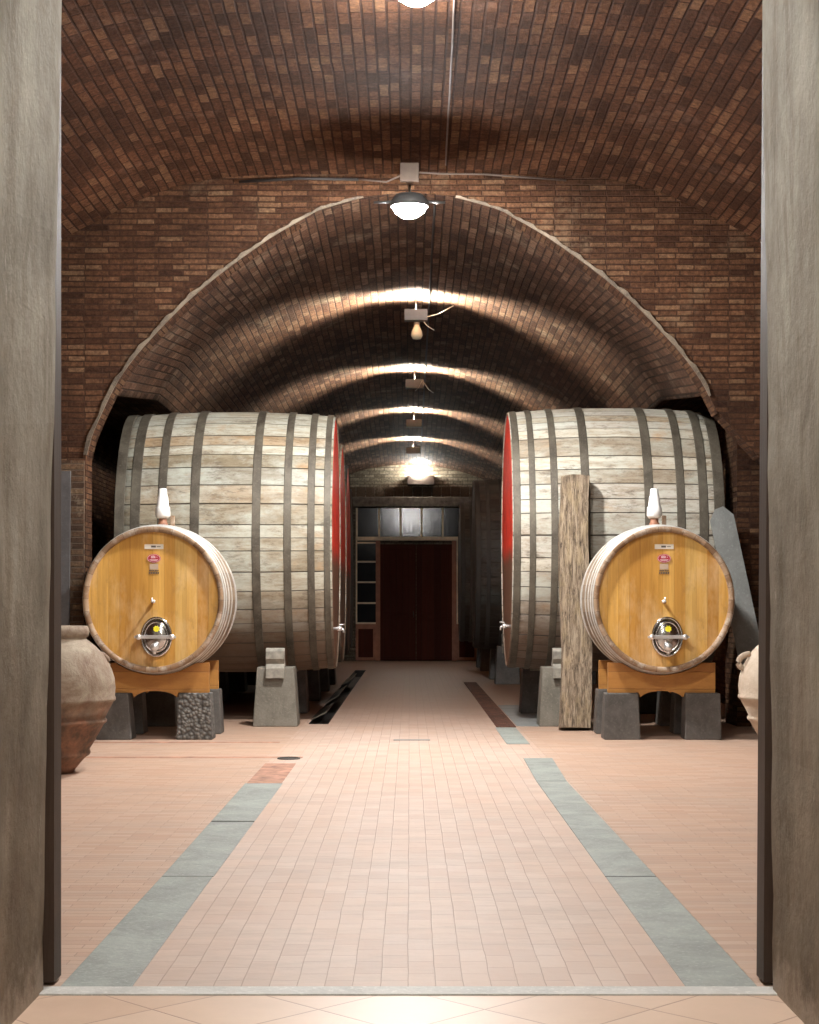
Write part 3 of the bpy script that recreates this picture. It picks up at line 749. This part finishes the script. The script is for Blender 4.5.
    q = MB(); q.lathe([(.055, top - .015), (.055, top + .03), (.045, top + .035), (.045, top + .09), (.0, top + .09)], 'z', (0, yb, 0), 20); q.build('bung', M['bung'], t)
    q = MB(); q.lathe([(0, top + .075), (.06, top + .08), (.084, top + .11), (.080, top + .20), (.066, top + .215), (.058, top + .315), (.050, top + .325), (.044, top + .40), (.036, top + .408), (0, top + .408)], 'z', (0, yb, 0), 24)
    al = q.build('airlock', M['plastic'], t); al['label'] = 'white stepped plastic airlock on top'
    q = MB(); q.box(.085, .13, yb - .02, yb + .02, top - .02, top + .11); q.build('peg', M['oak_rim'], t, bevel=.006)
    return t
barrel('small amber-headed barrel on the left, yellow head beside the big clay jar', -2.71, 1)
barrel('small amber-headed barrel on the right, standing beside the upright rough beam', 2.69, 1)

def cradle(label, x, front_m):
    t = thing('barrel_cradle', label, 'barrel stand', (x, 0, 0))
    for (y0, y1) in ((17.06, 17.16), (17.86, 17.96)):
        tt = ((y0 + y1) / 2 - BY0) / BL; rx, rz = RX * sbul(tt) + .012, RZ * sbul(tt) + .012
        W = .57; top = .815; P = [(-W, .497), (-W, top)]
        x1 = rx * math.sqrt(1 - ((1.49 - top) / rz) ** 2)
        if x1 < W:
            P += [(-x1, top)]
            for i in range(1, 24):
                xx = -x1 + 2 * x1 * i / 24; P.append((xx, 1.49 - rz * math.sqrt(1 - (xx / rx) ** 2)))
            P += [(x1, top)]
        P += [(W, top), (W, .497), (.34, .497), (.33, .44)]
        for i in range(0, 13):
            a = PI * i / 12; P.append((.30 * math.cos(a), .44 + .085 * math.sin(a)))
        P += [(-.33, .44), (-.34, .497)]
        b = MB()
        # two halves of the saddle as strips so the concave outline stays clean
        xs = [-W + 2 * W * i / 60 for i in range(61)]
        def tp(xx): return min(top, 1.49 - rz * math.sqrt(max(0, 1 - (xx / rx) ** 2))) if abs(xx) < rx else top
        def bt(xx):
            xx = abs(xx)
            return .497 if xx > .245 else .425 + .09 * math.sqrt(max(0, 1 - (xx / .235) ** 2))
        b.cols(xs, [bt(q) for q in xs], [tp(q) for q in xs], y0, y1)
        b.build('saddle', M['stand_wood'], t)
    return t
cradle('orange wooden saddle stand carrying the left small barrel', -2.71, 0)
cradle('orange wooden saddle stand carrying the right small barrel', 2.69, 0)
def foot(x, y, w, m, label, group=None, tx=.025):
    t = MB(); t.box(-w/2, w/2, -.15, .15, 0, .495, tx, .02)
    o = t.build('foot_block', M[m], None, bevel=.012); o.location = (x, y, 0); tag(o, label, 'support block', group)
foot(-3.14, 17.13, .38, 'concrete_d', 'smooth dark stone foot of the left barrel stand, behind the clay jar', tx=.04)
foot(-2.285, 17.13, .39, 'concrete_t', 'rough pitted stone foot under the inner end of the left barrel stand', tx=.03)
foot(2.26, 17.13, .39, 'concrete_d', 'smooth dark stone foot under the right barrel stand, nearer the beam', tx=.02)
foot(3.12, 17.13, .39, 'concrete_d', 'smooth dark stone foot under the outer end of the right barrel stand', tx=.01)
for (x, s) in ((-3.14, 'left barrel, outer side'), (-2.28, 'left barrel, aisle side'), (2.26, 'right barrel, aisle side'), (3.12, 'right barrel, outer side')):
    foot(x, 17.91, .38, 'concrete_d', 'shaded rear stone foot behind the front one, ' + s)

# ------------------------------------------------------------------ beam, board, jars
def rough_beam():
    b = MB(); N = 26; rg = random.Random(12); vs = []
    h = 2.96; w, d = .172, .12
    sect = [(-1, -1), (-.3, -1.06), (.4, -1.04), (1, -.95), (1.04, 0), (1, 1), (0, 1.03), (-1, 1), (-1.03, .1)]
    for i in range(N + 1):
        z = h * i / N; k = 1 - .08 * i / N
        for (a, c) in sect:
            vs.append((a * w * k + rg.uniform(-.006, .006) + .02 * math.sin(i * .25), c * d * k + rg.uniform(-.006, .006), z + (rg.uniform(-.05, .05) if i == N else 0) + (0.0)))
    n = len(sect)
    fs = [(i * n + k, i * n + (k + 1) % n, (i + 1) * n + (k + 1) % n, (i + 1) * n + k) for i in range(N) for k in range(n)]
    fs += [tuple(range(n))[::-1], tuple(N * n + k for k in range(n))]
    b.add(vs, fs); return b
o = rough_beam().build('wooden_beam', M['beam']); o.location = (1.80, 17.75, .005); o.rotation_euler = (math.radians(-9.5), math.radians(1.0), 0)
o.location = (1.895, 18.34, 0.02)
tag(o, 'rough weathered square timber beam leaning upright against the right cask', 'beam')
b = MB()
b.prism([(-.16, 0), (.14, 0), (.13, 2.50), (.03, 2.62), (-.07, 2.60), (-.15, 2.48)], -.012, .012, 'xz')
o = b.build('leaning_board', M['board']); o.location = (4.10, 18.36, .02); o.rotation_euler = (math.radians(-6.5), math.radians(-10.5), 0)
tag(o, 'smooth grey board leaning behind the right barrel against the cask end', 'board')

b = MB(); b.box(-.05, .05, -.02, .02, 0, 2.88); o = b.build('wooden_batten', M['batten'], bevel=.004); o.location = (-3.715, 17.2, .003); o.rotation_euler = (math.radians(-2.2), 0, 0)
tag(o, 'narrow grey batten standing against the left brick pier above the clay jar', 'batten')
JP = [(.0, 0), (.20, 0), (.215, .03), (.30, .13), (.335, .15), (.345, .17), (.335, .20), (.36, .24), (.455, .41), (.478, .43), (.478, .45), (.465, .465), (.535, .60), (.555, .615), (.555, .635), (.548, .65), (.553, .72),
      (.545, .80), (.52, .88), (.455, 1.0), (.39, 1.07), (.315, 1.13), (.305, 1.145), (.325, 1.16), (.335, 1.20), (.322, 1.245), (.30, 1.25), (.285, 1.22), (.27, 1.12), (.38, 1.02), (.47, .85), (.47, .7), (.2, .1), (0, .08)]
def jar(label, x, y, m, ang):
    t = thing('clay_jar', label, 'jar', (x, y, 0)); b = MB(); b.lathe(JP, 'z', seg=56); b.build('body', M[m], t)
    for a in ang:
        c, s = math.cos(a), math.sin(a); q = MB(); pts = []
        for i in range(11):
            u = PI * i / 10; rr = .49 + .085 * math.sin(u) - .03 * (1 - math.cos(u)) / 2; z = .87 + .13 * (1 - math.cos(u)) / 2
            pts.append((c * rr, s * rr, z))
        q.tube(pts, .026); q.build('handle', M[m], t)
    return t
jar('large brown terracotta jar half hidden behind the left door jamb', -3.06, 13.6, 'terra', (math.radians(40), math.radians(220)))
jar('pale terracotta jar mostly hidden behind the right door jamb', 3.43, 13.95, 'terra2', (math.radians(180), math.radians(0)))

# ------------------------------------------------------------------ end doors with glazed surround
d = bpy.data.objects.new('door_1', None); C.objects.link(d); struct(d); d.location = (0, 42.2, 0)
for i, (x0, x1) in enumerate(((-.77, .17), (.18, 1.12))):
    q = MB(); q.box(x0, x1, 0, .06, .02, 3.08); lf = q.build('door_leaf', M['door_wood'], d)
    q = MB(); q.box(x0 + .08, x1 - .08, -.02, 0, .12, 1.1); q.box(x0 + .08, x1 - .08, -.02, 0, 1.25, 2.95); q.build('panel', M['door_wood'], lf, bevel=.012)
q = MB(); q.box(.09, .12, -.10, -.02, 1.22, 1.25); q.tube([(.105, -.1, 1.15), (.105, -.1, 1.32)], .012); q.build('handle', M['hoop_d'], d)
for (x0, x1) in ((-.89, -.77), (1.12, 1.24)): q = MB(); q.box(x0, x1, -.03, .1, 0, 3.18); q.build('door_post', M['frame_brown'], d, bevel=.01)
q = MB(); q.box(-1.42, 1.78, -.05, .1, 3.18, 3.28); q.build('transom_rail', M['mullion'], d, bevel=.008)
q = MB(); q.box(-1.42, 1.78, .06, .1, 3.28, 4.04); q.build('transom_glass', M['glass'], d)
for x in (-1.39, -.80, -.235, .32, .875, 1.43): q = MB(); q.box(x - .025, x + .025, -.02, .06, 3.28, 4.04); q.build('mullion', M['mullion'], d)
for (x0, x1) in ((-1.42, -.89), (1.24, 1.78)):
    q = MB(); q.box(x0, x1, .06, .1, .98, 3.18); q.build('side_glass', M['glass'], d)
    q = MB(); q.box(x0, x1, .0, .1, .02, .98); pn = q.build('side_panel', M['frame_brown'], d)
    q = MB(); q.box(x0 + .07, x1 - .07, -.02, 0, .1, .85); q.build('panel', M['door_wood'], pn, bevel=.01)
    for z in (1.0, 1.53, 2.08, 2.62, 3.12): q = MB(); q.box(x0, x1, -.015, .06, z - .022, z + .022); q.build('glazing_bar', M['mullion'], d)
    q = MB(); q.box(x0, x0 + .04, -.015, .06, .98, 3.18); q.build('glazing_bar', M['mullion'], d)
q = MB(); q.box(-1.9, 1.95, 42.0, 42.4, 4.06, 4.32); struct(q.build('trim_lintel', M['lintel'], bevel=.02))
q = MB()
rg = random.Random(2)
for i in range(15): q.box(-1.9 + i * .25, -1.9 + i * .25 + .23, 42.24 + rg.uniform(-.02, .02), 42.4, 4.34, 4.60 + rg.uniform(-.01, .01))
struct(q.build('trim_brick_course', M['pier_brick'], bevel=.01))

# metal grate pieces propped in the gutter
for i, (y0, y1, lift, lab) in enumerate(((20.0, 22.0, .10, 'nearest bent steel gutter cover tilted up beside the left casks'), (23.4, 26.6, .12, 'middle steel gutter cover lifted along the left edge of the aisle'), (28.8, 31.4, .12, 'farthest steel gutter cover lifted beside the left casks'))):
    q = MB(); q.prism([(-.14, 0), (.06, lift), (.06, lift + .012), (-.14, .012)], y0, y1, 'xz')
    o = q.build('gutter_cover', M['hoop']); o.location = (-1.10, 0, -.01); tag(o, lab, 'gutter cover')

# ------------------------------------------------------------------ lamps
def globe_lamp(label, x, y, z, top, arms=True, gm='glow'):
    t = thing('bulkhead_lamp', label, 'lamp', (x, y, z))
    q = MB(); q.lathe([(.0, -.13), (.07, -.12), (.13, -.07), (.155, 0), (.14, .05), (0, .07)], 'z', seg=20, ea=1.15); q.build('glass', M[gm], t)
    q = MB(); q.lathe([(.065, .06), (.07, .075), (.05, .10), (.0, .11)], 'z', seg=24, ea=1.15); q.build('housing', M['housing'], t)
    q = MB(); q.tube([(0, 0, .09), (0, 0, top - z)] if top else [(0, 0, .06), (0, .6, .26), (0, 1.29, .53)], .014); q.build('rod', M['housing'], t)
    if arms:
        q = MB(); q.lathe([(.160, -.022), (.170, -.020), (.170, .03), (.12, .10), (0, .13)], 'z', seg=24, ea=1.15); q.build('cap', M['housing'], t)  # opaque shield added to keep this lamp's light off the vault above
        for s in (-1, 1):
            q = MB(); q.tube([(s * .12, 0, .03), (s * .36, 0, .025)], [.018, .012]); q.build('side_arm', M['housing'], t)
    return t
globe_lamp('glowing round lamp hanging at the crown of the brick arch', .0, 16.1, 5.455, None, True, 'glow6')
globe_lamp('lamp under the front vault, just over the top of the picture',   .05, 11.8, 5.98, HALL[0][1], False)
globe_lamp('lamp of the front vault nearest the doorway, above the picture', .0, 7.4, 5.85, HALL[0][1], False, 'glow5')
globe_lamp('unseen lamp added in the room before the doorway to light the jambs', .0, 1.5, 4.40, 4.6, False, 'glow3')  # invented lamp, out of view, to brighten the door jambs
# inner uplighters: an open trough whose end plates throw the light in a band round the vault
def uplighter(x, y, z, label, power):
    t = thing('vault_lamp', label, 'lamp', (x, y, z), 0, None)
    q = MB(); q.box(-.16, .16, -.085, .085, -.05, -.04); q.box(-.16, .16, -.085, -.077, -.04, .10); q.box(-.16, .16, .077, .085, -.04, .10); q.build('housing', M['housing'], t)
    q = MB(); q.tube([(-.15, 0, 0), (.15, 0, 0)], .008); q.build('tube', M['glow2'], t)
    q = MB(); q.tube([(0, .081, -.02), (0, .081, inner(x, y) - z)], .008); q.build('rod', M['cable_d'], t)
    li = bpy.data.lights.new('vault_light', 'POINT'); li.energy = power; li.shadow_soft_size = .045; li.color = (1, .92, .76)
    o = bpy.data.objects.new('vault_light', li); C.objects.link(o); o.parent = t; o.location = (0, 0, .02)
names = ['first', 'second', 'third', 'fourth']
for k, y in enumerate((22.4, 28.1, 32.9, 37.3)):
    uplighter(.09, y, inner(.09, y) - .30, '%s uplighter of the inner vault counted from the arch' % names[k], (1300, 1150, 1000, 800)[k])
t = thing('wall_lamp', 'white box lamp glowing on the brick above the end doors', 'lamp', (.30, 42.4, 4.76))
q = MB(); q.box(-.36, .36, -.42, 0, -.12, .12); q.build('box', M['white_box'], t, bevel=.01)
q = MB(); q.box(-.22, .12, -.47, -.30, .125, .26); q.build('diffuser', M['glow4'], t, bevel=.03)

# bits on the vault
o = MB().box(-.10, .10, 0, .04, -.1, .1).build('junction_box', M['white_box'], None, bevel=.008)
o.location = (0, 16.95, HALL[0][1] - .10); tag(o, 'square cream junction box on the vault above the glowing lamp', 'junction box')
q = MB(); ys = [6.2 + i * .6 for i in range(19)]; rg = random.Random(9)
q.tube([(.33 + .008 * (y - 10) + rg.uniform(-.004, .004), y, interp(HALL, .42) - .012) for y in ys], .009)
tag(q.build('cable', M['cable']), 'pale cable running lengthwise along the front vault', 'cable')
q = MB(); q.tube([(-1.85, 17.36, wall_top(1.85) - .09), (-1.2, 17.36, 6.06), (-.55, 17.36, 6.05)], .016)
tag(q.build('cable', M['cable_d']), 'short black cable along the top of the arch wall, left of the lamp', 'cable')
q = MB(); q.tube([(-.55, 17.35, 6.05), (-.25, 17.2, 5.98), (0, 17.1, 6.06), (.35, 17.1, 6.04), (.8, 17.3, 6.09), (1.7, 17.36, 6.04)], .010)
tag(q.build('cable', M['cable']), 'thin sagging cable behind the glowing lamp', 'cable')
q = MB(); q.tube([(.28, y, inner(.28, y) - .015) for y in [17.8 + .8 * i for i in range(26)]], .014)
tag(q.build('cable', M['cable_d']), 'dark cable along the crown of the inner vault', 'cable')
t = thing('hanging_bulb', 'unlit pear-shaped bulb hanging below the inner vault crown', 'bulb', (.105, 22.9, 5.4))
q = MB(); q.lathe([(0, -.16), (.06, -.15), (.085, -.10), (.075, -.04), (.04, .03), (.035, .07), (0, .08)], 'z', seg=20); q.build('glass', M['bulb'], t)
q = MB(); q.lathe([(.04, .05), (.04, .10), (.03, .12), (0, .12)], 'z', seg=16); q.build('socket', M['housing'], t)
q = MB(); q.tube([(0, 0, .12), (0, 0, inner(.1, 22.9) - 5.4)], .007); q.build('flex', M['cable_d'], t)
q = MB(); rg = random.Random(5)
for (x0, y0, x1) in ((.2, 22.6, .62), (.15, 22.6, .35), (.22, 27.8, .1), (.25, 28, .42)):
    z0 = inner(x0, y0) - .26; z1 = inner(x1, y0) - .05 if x1 > .5 else z0 - .18
    q.tube([(x0, y0, z0), ((x0 + x1) / 2, y0, (z0 + z1) / 2 - .03), (x1, y0, z1)], .006, 5)
tag(q.build('cobweb', M['web']), 'dusty cobweb strands hanging by the inner vault lamps', 'cobweb', kind='stuff')

# ------------------------------------------------------------------ world, camera, view
w = bpy.data.worlds.new('World'); bpy.context.scene.world = w; w.use_nodes = True
w.node_tree.nodes['Background'].inputs[0].default_value = (.5, .5, .55, 1); w.node_tree.nodes['Background'].inputs[1].default_value = .02
cam = bpy.data.cameras.new('Camera'); co = bpy.data.objects.new('Camera', cam); C.objects.link(co)
co.location = (0, 0, EYE); co.rotation_euler = (PI / 2, 0, 0)
cam.sensor_fit = 'VERTICAL'; cam.sensor_height = 36; cam.lens = 36 * 1600 / 1024
cam.shift_y = (608 - 512) / 1024; cam.shift_x = 0; cam.clip_end = 200
sc = bpy.context.scene; sc.camera = co
sc.view_settings.view_transform = 'Standard'; sc.view_settings.look = 'None'; sc.view_settings.gamma = 1
sc.view_settings.use_curve_mapping = False
sc.view_settings.exposure = 0.15
